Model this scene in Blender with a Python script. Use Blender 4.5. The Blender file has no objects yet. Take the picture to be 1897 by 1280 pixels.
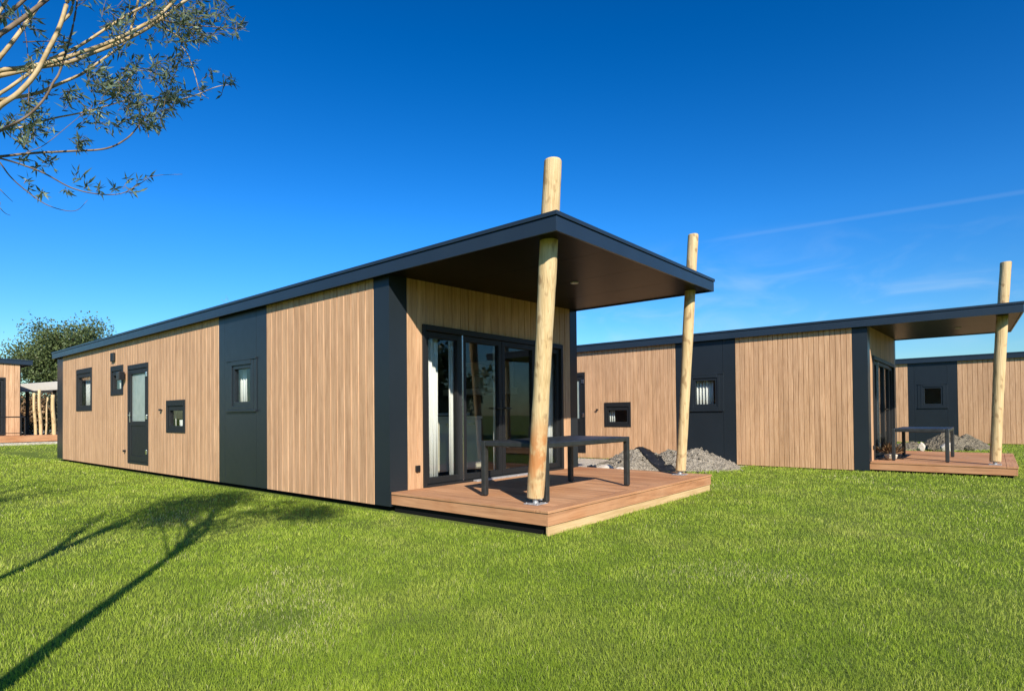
import bpy, bmesh, math, random
import numpy as np
from mathutils import Vector, Matrix
random.seed(7); RNG = np.random.default_rng(11)
S = bpy.context.scene; COL = S.collection
R = math.radians

# ------------------------------------------------------------------ camera, sky, sun, exposure
CAM = np.array([-4.535, -5.690, 1.163]); FPX = 1081.09; V0 = 752.763
_y, _p, _r = R(50.374), R(0.843), R(-0.541)
FW = np.array([math.sin(_y)*math.cos(_p), math.cos(_y)*math.cos(_p), math.sin(_p)])
_rt = np.array([math.cos(_y), -math.sin(_y), 0.0]); _up = np.cross(_rt, FW)
RT = math.cos(_r)*_rt + math.sin(_r)*_up; UP = -math.sin(_r)*_rt + math.cos(_r)*_up
cam = bpy.data.cameras.new('camera'); cam_o = bpy.data.objects.new('camera', cam); COL.objects.link(cam_o)
cam.sensor_width = 36; cam.lens = FPX/1897*36; cam.shift_y = (V0-640)/1897
cam.clip_start = 0.05; cam.clip_end = 2000
cam_o.matrix_world = Matrix([[RT[i], UP[i], -FW[i], CAM[i]] for i in range(3)] + [[0, 0, 0, 1]])
S.camera = cam_o

SUN_EL, SUN_AZ = R(31), R(34.4)              # light travels towards +X sin, +Y cos
LDIR = Vector((math.sin(SUN_AZ)*math.cos(SUN_EL), math.cos(SUN_AZ)*math.cos(SUN_EL), -math.sin(SUN_EL)))
sun = bpy.data.lights.new('sun', 'SUN'); sun.energy = 4.6; sun.angle = R(0.55); sun.color = (1.0, 0.93, 0.82)
sun_o = bpy.data.objects.new('sun', sun); COL.objects.link(sun_o)
sun_o.rotation_euler = LDIR.to_track_quat('-Z', 'Y').to_euler(); sun_o.location = (-20, -30, 25)

W = bpy.data.worlds.new('World'); S.world = W; W.use_nodes = True
nt = W.node_tree; nt.nodes.clear()
def N(tree, t, **kw):
    n = tree.nodes.new(t)
    for k, v in kw.items(): setattr(n, k, v)
    return n
sky = N(nt, 'ShaderNodeTexSky', sky_type='NISHITA', sun_disc=False)
sky.sun_elevation = SUN_EL; sky.sun_rotation = math.pi + SUN_AZ
sky.altitude = 200; sky.air_density = 1.15; sky.dust_density = 0.25; sky.ozone_density = 2.6
hs = N(nt, 'ShaderNodeHueSaturation'); hs.inputs['Saturation'].default_value = 1.13; hs.inputs['Value'].default_value = 1.0
hs.inputs['Hue'].default_value = 0.5
gm1 = N(nt, 'ShaderNodeMixRGB', blend_type='MULTIPLY'); gm1.inputs[0].default_value = 1; nt.links.new(sky.outputs[0], gm1.inputs[1]); gm1.inputs[2].default_value = (.124, .124, .124, 1)
gmm = N(nt, 'ShaderNodeGamma'); gmm.inputs[1].default_value = 1.5; nt.links.new(gm1.outputs[0], gmm.inputs[0])
gm2 = N(nt, 'ShaderNodeMixRGB', blend_type='MULTIPLY'); gm2.inputs[0].default_value = 1; nt.links.new(gmm.outputs[0], gm2.inputs[1]); gm2.inputs[2].default_value = (8.2, 10.5, 13.0, 1)
nt.links.new(gm2.outputs[0], hs.inputs['Color'])
tc = N(nt, 'ShaderNodeTexCoord')
def vdot(vec):
    n = N(nt, 'ShaderNodeVectorMath', operation='DOT_PRODUCT'); nt.links.new(tc.outputs['Generated'], n.inputs[0]); n.inputs[1].default_value = vec
    return n.outputs['Value']
def wmath(op, a, b=None, clamp=False):
    n = N(nt, 'ShaderNodeMath', operation=op); n.use_clamp = clamp
    for i, x in enumerate((a, b)):
        if x is None: continue
        if isinstance(x, (int, float)): n.inputs[i].default_value = x
        else: nt.links.new(x, n.inputs[i])
    return n.outputs[0]
def wrange(x, a, b):
    n = N(nt, 'ShaderNodeMapRange', interpolation_type='SMOOTHSTEP'); nt.links.new(x, n.inputs[0]); n.inputs[1].default_value = a; n.inputs[2].default_value = b
    return n.outputs[0]
mp = N(nt, 'ShaderNodeMapping'); mp.inputs['Scale'].default_value = (6, 6, 17); mp.inputs['Rotation'].default_value = (R(12), R(-10), 0)
nt.links.new(tc.outputs['Generated'], mp.inputs[0])
nz = N(nt, 'ShaderNodeTexNoise'); nz.inputs['Scale'].default_value = 1.3; nz.inputs['Detail'].default_value = 6; nz.inputs['Roughness'].default_value = .55; nz.inputs['Distortion'].default_value = .6
nt.links.new(mp.outputs[0], nz.inputs['Vector'])
wisp = wrange(nz.outputs[0], .40, .86)
zz = vdot((0, 0, 1))
band = wmath('MULTIPLY', wrange(zz, .04, .12), wrange(zz, .30, .17))
side = wrange(vdot((.957, .29, 0)), .86, .97)
wisp = wmath('MULTIPLY', wmath('MULTIPLY', wisp, band), side)
con = wmath('ABSOLUTE', vdot((.272, .042, -.961)))
con = wmath('MULTIPLY', wrange(con, .0045, .0004), wrange(vdot((.957, .12, .27)), .965, .99))
cl = wmath('ADD', wmath('MULTIPLY', wisp, .30), wmath('MULTIPLY', con, .055), clamp=True)
mx = N(nt, 'ShaderNodeMixRGB'); lowf = N(nt, 'ShaderNodeMapRange'); nt.links.new(zz, lowf.inputs[0]); lowf.inputs[1].default_value = .0; lowf.inputs[2].default_value = .30; lowf.inputs[3].default_value = .62; lowf.inputs[4].default_value = 1.0
lowm = N(nt, 'ShaderNodeMixRGB', blend_type='MULTIPLY'); lowm.inputs[0].default_value = 1; nt.links.new(hs.outputs[0], lowm.inputs[1]); nt.links.new(lowf.outputs[0], lowm.inputs[2])
nt.links.new(cl, mx.inputs[0]); nt.links.new(lowm.outputs[0], mx.inputs[1]); mx.inputs[2].default_value = (5.2, 6.4, 7.4, 1)
bg = N(nt, 'ShaderNodeBackground'); bg.inputs[1].default_value = 0.085
nt.links.new(mx.outputs[0], bg.inputs[0])
wo = N(nt, 'ShaderNodeOutputWorld'); nt.links.new(bg.outputs[0], wo.inputs[0])
S.view_settings.view_transform = 'Standard'; S.view_settings.look = 'None'; S.view_settings.gamma = 1; S.view_settings.exposure = 0.65
S.view_settings.use_curve_mapping = False
S.cycles.max_bounces = 8; S.cycles.transparent_max_bounces = 16; S.cycles.caustics_reflective = False; S.cycles.caustics_refractive = False

def at(px, py, depth):
    """world point seen at photo pixel (px, py) at the given depth"""
    return CAM + depth*(FW + RT*(px-948.5)/FPX + UP*(V0-py)/FPX)

# ------------------------------------------------------------------ materials
class Mt:
    def __init__(s, name, rough=.6, spec=.5, metallic=0.):
        s.m = bpy.data.materials.new(name); s.m.use_nodes = True; s.t = s.m.node_tree
        s.b = s.t.nodes['Principled BSDF']; s.b.inputs['Roughness'].default_value = rough
        s.b.inputs['Specular IOR Level'].default_value = spec; s.b.inputs['Metallic'].default_value = metallic
        s.co = N(s.t, 'ShaderNodeTexCoord')
    def L(s, a, b): s.t.links.new(a, b)
    def noise(s, scale=(1, 1, 1), k=1., detail=4, rough=.55, dist=0., src='Object'):
        m = N(s.t, 'ShaderNodeMapping'); m.inputs['Scale'].default_value = scale; s.L(s.co.outputs[src], m.inputs[0])
        n = N(s.t, 'ShaderNodeTexNoise'); n.inputs['Scale'].default_value = k; n.inputs['Detail'].default_value = detail
        n.inputs['Roughness'].default_value = rough; n.inputs['Distortion'].default_value = dist; s.L(m.outputs[0], n.inputs['Vector'])
        return n.outputs[0]
    def ramp(s, x, *stops):
        r = N(s.t, 'ShaderNodeValToRGB'); e = r.color_ramp.elements
        while len(e) < len(stops): e.new(.5)
        for el, (p, c) in zip(e, stops): el.position = p; el.color = (*c, 1)
        s.L(x, r.inputs[0]); return r.outputs[0]
    def attr(s, name='tint'): return N(s.t, 'ShaderNodeAttribute', attribute_name=name).outputs['Fac']
    def math(s, op, a, b):
        n = N(s.t, 'ShaderNodeMath', operation=op)
        for i, x in enumerate((a, b)):
            if isinstance(x, (int, float)): n.inputs[i].default_value = x
            else: s.L(x, n.inputs[i])
        return n.outputs[0]
    def mix(s, f, a, b, mode='MIX'):
        n = N(s.t, 'ShaderNodeMixRGB', blend_type=mode)
        for i, x in enumerate((f, a, b)):
            if isinstance(x, (int, float)): n.inputs[i].default_value = x
            elif isinstance(x, tuple): n.inputs[i].default_value = (*x, 1)
            else: s.L(x, n.inputs[i])
        return n.outputs[0]
    def gray(s, x, lo, hi):
        n = N(s.t, 'ShaderNodeMapRange'); s.L(x, n.inputs[0]); n.inputs[3].default_value = lo; n.inputs[4].default_value = hi; return n.outputs[0]
    def col(s, c):
        if isinstance(c, tuple): s.b.inputs['Base Color'].default_value = (*c, 1)
        else: s.L(c, s.b.inputs['Base Color'])
        return s
    def bump(s, h, strength=.3, dist=.01):
        n = N(s.t, 'ShaderNodeBump'); n.inputs['Strength'].default_value = strength; n.inputs['Distance'].default_value = dist
        s.L(h, n.inputs['Height']); s.L(n.outputs[0], s.b.inputs['Normal']); return s
    def rough(s, x): s.L(x, s.b.inputs['Roughness']); return s

M = {}
def wood_cladding():
    m = Mt('larch_cladding', .62, .3)
    g = m.noise((30, 30, 1.5), 1.0, 6, .66, 1.1); f = m.noise((110, 110, 3.0), 1.0, 4, .65, .5)
    base = m.ramp(g, (.30, (.31, .175, .092)), (.48, (.47, .285, .155)), (.66, (.59, .385, .225)))
    base = m.mix(m.gray(f, 0, .5), base, m.ramp(f, (.35, (.31, .175, .09)), (.62, (.62, .41, .24))))
    t = m.attr()
    base = m.mix(1., base, m.ramp(t, (0, (.96, .92, .90)), (.5, (1.06, 1.03, 1.03)), (1, (1.13, 1.10, 1.08))), 'MULTIPLY')
    bl = m.noise((5, 5, .9), 1., 4, .6); base = m.mix(1., base, m.ramp(bl, (.3, (.88, .86, .84)), (.7, (1.1, 1.09, 1.08))), 'MULTIPLY'); m.col(base).bump(m.math('ADD', g, f), .25, .004); return m.m
M['clad'] = wood_cladding()
def panel(name, c, rough=.38):
    m = Mt(name, rough, .38); n = m.noise((1, 1, .6), 2.2, 4)
    m.col(m.mix(m.gray(n, 0, .5), c, tuple(x*1.8+.002 for x in c))); m.rough(m.gray(m.noise((3, 3, 3), 3, 5), rough-.06, rough+.1))
    return m.m
M['panel'] = panel('anthracite_steel_panel', (.012, .0165, .021), .33)
M['frame'] = panel('anthracite_window_frame', (.010, .0105, .011), .5)
M['fascia'] = panel('blue_grey_roof_trim', (.014, .023, .036), .32)
M['roof'] = panel('dark_roof_membrane', (.03, .032, .035), .8)
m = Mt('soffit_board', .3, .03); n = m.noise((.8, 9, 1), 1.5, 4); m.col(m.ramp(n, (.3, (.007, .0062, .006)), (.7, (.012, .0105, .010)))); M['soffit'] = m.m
m = Mt('dark_void', .9, .1); m.col((.008, .008, .008)); M['void'] = m.m  # near-black, puts the shade under walls and decks into the colour
m = Mt('interior_plaster', .8, .2); n = m.noise((1, 1, 1), 3, 3); m.col(m.ramp(n, (.3, (.17, .16, .145)), (.7, (.22, .21, .19)))); M['plaster'] = m.m
m = Mt('interior_floor', .4, .4); n = m.noise((2, 14, 1), 2, 4); m.col(m.ramp(n, (.3, (.10, .065, .04)), (.7, (.18, .12, .075)))); M['floor'] = m.m
m = Mt('white_lacquer', .35, .5); n = m.noise((1, 1, 1), 4, 3); m.col(m.ramp(n, (.3, (.62, .60, .54)), (.7, (.68, .66, .60)))); M['white'] = m.m
m = Mt('cream_lacquer', .45, .5); n = m.noise((1, 1, 1), 4, 3); m.col(m.ramp(n, (.3, (.52, .47, .36)), (.7, (.58, .53, .42)))); M['cream'] = m.m
m = Mt('oak_veneer', .5, .4); n = m.noise((14, 14, 1.2), 2, 5); m.col(m.ramp(n, (.3, (.16, .095, .045)), (.7, (.26, .165, .085)))); M['oak'] = m.m
m = Mt('curtain_cloth', .9, .1); n = m.noise((60, 60, 3), 1, 3); m.col(m.ramp(n, (.3, (.72, .71, .67)), (.7, (.82, .81, .78)))); M['curtain'] = m.m
m = Mt('frosted_glass', .25, .6); n = m.noise((1, 1, 1), 6, 3); m.col(m.ramp(n, (.3, (.26, .32, .29)), (.7, (.33, .39, .35)))); M['frost'] = m.m
m = Mt('bright_steel', .25, .5, 1.); n = m.noise((1, 1, 1), 30, 3); m.col(m.ramp(n, (.3, (.55, .55, .55)), (.7, (.75, .75, .74)))); M['steel'] = m.m
m = Mt('galvanised_steel', .5, .5, .6); n = m.noise((1, 1, 1), 28, 5); m.col(m.ramp(n, (.3, (.40, .40, .40)), (.7, (.66, .66, .65)))); M['galv'] = m.m
m = Mt('black_plastic', .35, .5); n = m.noise((1, 1, 1), 9, 3); m.col(m.ramp(n, (.3, (.010, .010, .011)), (.7, (.018, .018, .018)))); M['black'] = m.m
def glass():
    m = bpy.data.materials.new('window_glass'); m.use_nodes = True; t = m.node_tree; t.nodes.clear()
    tr = N(t, 'ShaderNodeBsdfTransparent'); tr.inputs[0].default_value = (.93, .945, .935, 1)
    gl = N(t, 'ShaderNodeBsdfGlossy'); gl.inputs['Roughness'].default_value = .006; gl.inputs[0].default_value = (.95, .97, 1, 1)
    lw = N(t, 'ShaderNodeLayerWeight'); lw.inputs[0].default_value = .5; pw_ = N(t, 'ShaderNodeMath', operation='POWER'); t.links.new(lw.outputs['Facing'], pw_.inputs[0]); pw_.inputs[1].default_value = 4.6
    fr = N(t, 'ShaderNodeMath', operation='MULTIPLY_ADD'); t.links.new(pw_.outputs[0], fr.inputs[0]); fr.inputs[1].default_value = .62; fr.inputs[2].default_value = .04
    co = N(t, 'ShaderNodeTexCoord'); nz = N(t, 'ShaderNodeTexNoise'); nz.inputs['Scale'].default_value = 1.1; t.links.new(co.outputs['Object'], nz.inputs['Vector'])
    bp = N(t, 'ShaderNodeBump'); bp.inputs['Strength'].default_value = .02; bp.inputs['Distance'].default_value = .05; t.links.new(nz.outputs[0], bp.inputs['Height'])
    t.links.new(bp.outputs[0], gl.inputs['Normal'])
    mx = N(t, 'ShaderNodeMixShader'); t.links.new(fr.outputs[0], mx.inputs[0]); t.links.new(tr.outputs[0], mx.inputs[1]); t.links.new(gl.outputs[0], mx.inputs[2])
    o = N(t, 'ShaderNodeOutputMaterial'); t.links.new(mx.outputs[0], o.inputs[0]); return m
M['glass'] = glass()
def decking(name, along):
    m = Mt(name, .7, .3)
    sc = (34, 1.6, 34) if along == 'y' else (1.6, 34, 34)
    g = m.noise(sc, 1., 5, .62, .3); big = m.noise((1, 1, 1), 1.3, 4)
    b = m.ramp(g, (.28, (.22, .088, .036)), (.5, (.41, .185, .08)), (.75, (.56, .285, .14)))
    b = m.mix(m.gray(big, -.35, .85), b, (.62, .385, .22))
    b = m.mix(1., b, m.ramp(m.attr(), (0, (.82, .78, .76)), (1, (1.12, 1.1, 1.08))), 'MULTIPLY')
    m.col(b).bump(g, .3, .003); return m.m
M['deck_y'] = decking('hardwood_decking', 'y'); M['deck_x'] = decking('hardwood_border_board', 'x')
m = Mt('pale_sawn_timber', .8, .2); n = m.noise((2, 2, 26), 1.2, 5); m.col(m.ramp(n, (.3, (.44, .29, .13)), (.7, (.62, .44, .23)))).bump(n, .3, .004); M['sawn'] = m.m
def log(name, stain=False):
    m = Mt(name, .72, .25)
    g = m.noise((16, 16, .8), 1., 6, .6, .6); b = m.ramp(g, (.25, (.36, .225, .085)), (.46, (.56, .40, .19)), (.75, (.68, .53, .31)))
    big = m.noise((2.4, 2.4, .9), 1., 3); b = m.mix(m.gray(big, -.1, .5), b, (.64, .50, .31))
    kn = m.noise((7, 7, 4.2), 1.6, 2, .4); b = m.mix(m.ramp(kn, (.58, (0, 0, 0)), (.68, (.8, .8, .8))), b, (.20, .105, .045))
    ck = m.noise((48, 48, .55), 1., 3, .6, .3); b = m.mix(m.ramp(ck, (.63, (0, 0, 0)), (.67, (.8, .8, .8))), b, (.17, .10, .05))
    fib = m.noise((70, 70, 1.4), 1., 3); b = m.mix(.35, b, m.ramp(fib, (.35, (.33, .20, .075)), (.65, (.66, .50, .27))))
    if stain:
        sp = N(m.t, 'ShaderNodeSeparateXYZ'); m.L(m.co.outputs['Object'], sp.inputs[0])
        r = m.ramp(m.math('MULTIPLY', sp.outputs[2], .25), (.0, (0, 0, 0)), (.05, (.5, .5, .5)), (.10, (1, 1, 1)), (.17, (.9, .9, .9)), (.23, (0, 0, 0)))
        k = m.noise((7, 7, 4.5), 1., 4); r = m.mix(1., r, m.ramp(k, (.40, (0, 0, 0)), (.52, (1, 1, 1))), 'MULTIPLY')
        b = m.mix(m.mix(1., r, (.85, .85, .85), 'MULTIPLY'), b, (.45, .17, .05))
    m.col(b).bump(m.math('ADD', g, fib), .35, .006); return m.m
M['log'] = log('peeled_log'); M['log_stain'] = log('peeled_log_with_rust_stains', True)
m = Mt('charcoal_aluminium', .42, .5); n = m.noise((1, 1, 1), 14, 5); m.col(m.ramp(n, (.3, (.016, .017, .017)), (.7, (.030, .031, .031)))); M['table'] = m.m
def gravel(name, a, b, k=30, bs=.9):
    m = Mt(name, .9, .2)
    v = N(m.t, 'ShaderNodeTexVoronoi'); v.inputs['Scale'].default_value = k; m.L(m.co.outputs['Object'], v.inputs['Vector'])
    n = m.noise((1, 1, 1), k*.4, 5, .7); h = m.noise((1, 1, 1), 2.2, 4)
    c = m.ramp(n, (.3, a), (.7, b)); sp = N(m.t, 'ShaderNodeSeparateColor'); m.L(v.outputs['Color'], sp.inputs[0])
    c = m.mix(1., c, m.ramp(sp.outputs[0], (0, (.55, .55, .56)), (1, (1.25, 1.22, 1.18))), 'MULTIPLY')
    c = m.mix(1., c, m.ramp(h, (.3, (.85, .83, .8)), (.7, (1.1, 1.1, 1.1))), 'MULTIPLY')
    m.col(c).bump(m.math('ADD', v.outputs['Distance'], n), bs, .03); return m.m
M['gravel'] = gravel('grey_gravel', (.215, .188, .147), (.385, .345, .28), 45)
M['soil'] = gravel('stony_soil', (.115, .10, .07), (.235, .205, .15), 26)
M['sand'] = gravel('pale_sand', (.42, .38, .31), (.60, .56, .48), 60, .4)
m = Mt('pale_stone', .8, .3); n = m.noise((1, 1, 1), 7, 6, .65); m.col(m.ramp(n, (.3, (.40, .33, .26)), (.7, (.66, .60, .52)))).bump(n, .6, .02); M['stone'] = m.m
def leaf(name, a, b, tr=.25):
    m = Mt(name, .5, .35); t = m.attr(); m.col(m.ramp(t, (0, a), (1, b)))
    tl = N(m.t, 'ShaderNodeBsdfTranslucent'); m.L(m.ramp(t, (0, a), (1, b)), tl.inputs[0])
    mx = N(m.t, 'ShaderNodeMixShader'); mx.inputs[0].default_value = tr
    m.L(m.b.outputs[0], mx.inputs[1]); m.L(tl.outputs[0], mx.inputs[2]); m.L(mx.outputs[0], m.t.nodes['Material Output'].inputs[0]); return m.m
M['willow_leaf'] = leaf('willow_leaf', (.065, .11, .075), (.22, .275, .155), .3)
M['dark_leaf'] = leaf('olive_green_leaf', (.045, .07, .02), (.15, .19, .065), .2)
M['shrub_leaf'] = leaf('shrub_leaf', (.022, .032, .014), (.085, .085, .04), .15)
M['dry_leaf'] = leaf('dry_leaf', (.10, .06, .03), (.28, .17, .08), .1)
m = Mt('willow_bark', .8, .2); n = m.noise((20, 20, 20), 1, 4); m.col(m.ramp(n, (.3, (.30, .21, .10)), (.7, (.56, .43, .25)))); M['bark_pale'] = m.m
m = Mt('twig_bark', .8, .2); n = m.noise((20, 20, 20), 1, 4); m.col(m.ramp(n, (.3, (.10, .07, .045)), (.7, (.24, .175, .12)))); M['bark'] = m.m
def lawn_mat():
    m = Mt('lawn_soil_and_thatch', .9, .1)
    n = m.noise((1, 1, 1), 55, 6, .7); f = m.noise((1, 1, 1), .55, 5, .6)
    c = m.ramp(n, (.3, (.055, .085, .012)), (.52, (.14, .19, .03)), (.75, (.25, .30, .07)))
    c = m.mix(m.ramp(f, (.52, (0, 0, 0)), (.72, (.5, .5, .5))), c, (.24, .24, .075)); m.col(c).bump(n, .8, .02); return m.m
M['lawn'] = lawn_mat()
def grass_mat():
    m = Mt('grass_blade', .5, .3); t = m.attr()
    f = m.noise((1, 1, 0), .6, 5, .62); f2 = m.noise((1, 1, 0), 2.3, 4, .6)
    c = m.ramp(t, (0, (.195, .285, .016)), (.45, (.33, .44, .038)), (.8, (.45, .55, .072)), (.93, (.56, .59, .14)), (1, (.66, .60, .32)))
    c = m.mix(m.ramp(f, (.46, (0, 0, 0)), (.70, (.55, .55, .55))), c, (.43, .44, .10))
    c = m.mix(m.ramp(f2, (.38, (.55, .55, .55)), (.55, (0, 0, 0))), c, (.16, .26, .018))
    m.col(c)
    tl = N(m.t, 'ShaderNodeBsdfTranslucent'); m.L(c, tl.inputs[0]); mx = N(m.t, 'ShaderNodeMixShader'); mx.inputs[0].default_value = .3
    m.L(m.b.outputs[0], mx.inputs[1]); m.L(tl.outputs[0], mx.inputs[2]); m.L(mx.outputs[0], m.t.nodes['Material Output'].inputs[0]); return m.m
M['grass'] = grass_mat()

# ------------------------------------------------------------------ mesh helpers
def tag(o, label=None, cat=None, group=None, kind=None):
    for k, v in (('label', label), ('category', cat), ('group', group), ('kind', kind)):
        if v: o[k] = v
    return o
def empty(name, loc=(0, 0, 0), rz=0.):
    o = bpy.data.objects.new(name, None); COL.objects.link(o); o.location = loc; o.rotation_euler = (0, 0, rz); o.empty_display_size = .2; return o
class MB:
    """collects prisms, boxes, tubes; build() links them as one mesh object"""
    def __init__(s, f=None): s.v = []; s.f = []; s.t = []; s.fn = f or (lambda a, b, c: (a, b, c))
    def add(s, vs, fs, tint=.5):
        o = len(s.v); s.v += [s.fn(*q) for q in vs]; s.f += [tuple(o+i for i in q) for q in fs]; s.t += [tint]*len(fs); return s
    def box(s, a0, a1, b0, b1, c0, c1, tint=.5):
        return s.add([(a, b, c) for c in (c0, c1) for a, b in ((a0, b0), (a1, b0), (a1, b1), (a0, b1))],
                     [(0, 3, 2, 1), (4, 5, 6, 7), (0, 1, 5, 4), (1, 2, 6, 5), (2, 3, 7, 6), (3, 0, 4, 7)], tint)
    def prism(s, poly, axis, h0, h1, tint=.5):
        """poly in the two other axes, extruded along axis"""
        n = len(poly); mk = {'z': lambda p, h: (p[0], p[1], h), 'y': lambda p, h: (p[0], h, p[1]), 'x': lambda p, h: (h, p[0], p[1])}[axis]
        vs = [mk(p, h0) for p in poly] + [mk(p, h1) for p in poly]
        return s.add(vs, [tuple(range(n))[::-1], tuple(range(n, 2*n))] + [(i, (i+1) % n, n+(i+1) % n, n+i) for i in range(n)], tint)
    def tube(s, pts, rad, sides=8, tint=.5, cap=True):
        pts = [Vector(p) for p in pts]; rad = rad if hasattr(rad, '__len__') else [rad]*len(pts)
        up = Vector((.13, .21, .97)); vs = []
        for i, p in enumerate(pts):
            d = (pts[min(i+1, len(pts)-1)]-pts[max(i-1, 0)]).normalized()
            a = d.cross(up)
            if a.length < .05: a = d.cross(Vector((1, 0, 0)))
            a.normalize(); b = d.cross(a)
            for k in range(sides):
                t = 2*math.pi*k/sides; vs.append(tuple(p + (a*math.cos(t)+b*math.sin(t))*rad[i]))
        fs = [(i*sides+k, i*sides+(k+1) % sides, (i+1)*sides+(k+1) % sides, (i+1)*sides+k) for i in range(len(pts)-1) for k in range(sides)]
        if cap: fs += [tuple(range(sides))[::-1], tuple(range((len(pts)-1)*sides, len(pts)*sides))]
        return s.add(vs, fs, tint)
    def build(s, name, mat, parent=None, bevel=0., smooth=False, norm=True):
        me = bpy.data.meshes.new(name); me.from_pydata(s.v, [], s.f)
        if norm:
            bm = bmesh.new(); bm.from_mesh(me); bmesh.ops.recalc_face_normals(bm, faces=bm.faces); bm.to_mesh(me); bm.free()
        a = me.attributes.new('tint', 'FLOAT', 'FACE'); a.data.foreach_set('value', np.array(s.t, dtype=np.float32))
        me.materials.append(mat)
        if smooth: me.polygons.foreach_set('use_smooth', [True]*len(me.polygons))
        o = bpy.data.objects.new(name, me); COL.objects.link(o)
        if parent: o.parent = parent
        if bevel:
            bv = o.modifiers.new('bevel', 'BEVEL'); bv.width = bevel; bv.segments = 2; bv.limit_method = 'ANGLE'
        return o
def np_mesh(name, verts, loops, starts, tint, mat, parent=None):
    me = bpy.data.meshes.new(name); me.vertices.add(len(verts)); me.vertices.foreach_set('co', np.ascontiguousarray(verts, dtype=np.float32).ravel())
    me.loops.add(len(loops)); me.loops.foreach_set('vertex_index', np.asarray(loops, dtype=np.int32))
    me.polygons.add(len(starts)); me.polygons.foreach_set('loop_start', np.asarray(starts, dtype=np.int32))
    me.update(calc_edges=True)
    a = me.attributes.new('tint', 'FLOAT', 'FACE'); a.data.foreach_set('value', np.asarray(tint, dtype=np.float32))
    me.materials.append(mat); o = bpy.data.objects.new(name, me); COL.objects.link(o)
    if parent: o.parent = parent
    return o
def leaves(name, pts, dirs, length, width, mat, parent, tints=None, fold=.25):
    """one narrow folded leaf (two quads) per point, pointing along dirs"""
    n = len(pts); L = length*(.7+.6*RNG.random(n))[:, None]; Wd = width*(.7+.6*RNG.random(n))[:, None]
    d = dirs/np.linalg.norm(dirs, axis=1, keepdims=True)
    r = RNG.normal(size=(n, 3)); a = np.cross(d, r); a /= np.linalg.norm(a, axis=1, keepdims=True)+1e-9; b = np.cross(d, a)
    p0 = pts; p1 = pts+d*L*.45+a*Wd+b*Wd*fold; p2 = pts+d*L+b*L*.12; p3 = pts+d*L*.45-a*Wd+b*Wd*fold
    V = np.stack([p0, p1, p2, p3], 1).reshape(-1, 3)
    t = RNG.random(n) if tints is None else tints
    return np_mesh(name, V, np.arange(4*n), np.arange(n)*4, t, mat, parent)

# ------------------------------------------------------------------ the lodge
H, ZB, ZD, LEN, WID = 2.888, 0.066, 0.24, 14.754, 4.105
X1R, RISE, TH, SKEW = 4.075, .105, .165, .10
def side_plane(k): return lambda s, n, z: (-n, s*k, z)          # long wall facing -X
front_plane = lambda s, n, z: (s, -n, z)
def rear_plane(L): return lambda s, n, z: (s, L+n, z)
def right_plane(k): return lambda s, n, z: (WID+n, s*k, z)
def spans(z0, z1, s0, s1, rects):
    cuts = [(a, b) for (u0, u1, a, b) in rects if u0 < s1-1e-6 and u1 > s0+1e-6]
    out = []; cur = z0
    for a, b in sorted(cuts):
        if a > cur: out.append((cur, min(a, z1)))
        cur = max(cur, b)
    if cur < z1: out.append((cur, z1))
    return out
def cladding(fn, s0, s1, z0, z1, rects, parent, step=.158):
    mb = MB(fn); n = max(1, round((s1-s0)/step)); w = (s1-s0)/n
    for i in range(n):
        a, b = s0+i*w+.001, s0+(i+1)*w-.001; edges = sorted({a, b} | {e for r in rects for e in r[:2] if a < e < b}); t = random.random()
        for u, v in zip(edges, edges[1:]):
            for p, q in spans(z0, z1, u, v, rects):
                la = u if u != a else u; c = .007
                if v-u < .03: poly = [(u, 0), (u, .02), (v, .02), (v, 0)]
                else: poly = [(u, 0), (u, .006 if u == a else .022), (u+(c if u == a else 0), .022), (v-(.007 if v == b else 0), .022), (v, .010 if v == b else .022), (v, 0)]
                poly2 = []
                for P in poly:
                    if not poly2 or P != poly2[-1]: poly2.append(P)
                mb.prism(poly2, 'z', p, q, t)
    return mb.build('cladding', M['clad'], parent)
def liner(fn, s0, s1, z0, z1, rects, parent, name='inner_wall'):
    mb = MB(fn); es = sorted({s0, s1} | {e for r in rects for e in r[:2] if s0 < e < s1})
    for u, v in zip(es, es[1:]):
        for p, q in spans(z0, z1, u, v, rects): mb.box(u, v, -.08, -.001, p, q)
    return mb.build(name, M['plaster'], parent)
def dark_panel(fn, s0, s1, z0, z1, rects, parent, joints=(), name='wall_panel'):
    mb = MB(fn); es = sorted({s0, s1} | {e for r in rects for e in r[:2] if s0 < e < s1} | set(joints))
    for u, v in zip(es, es[1:]):
        g0 = .003 if u in joints else 0; g1 = .003 if v in joints else 0
        for p, q in spans(z0, z1, u, v, rects): mb.box(u+g0, v-g1, 0, .019, p, q)
    return mb.build(name, M['panel'], parent)
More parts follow.
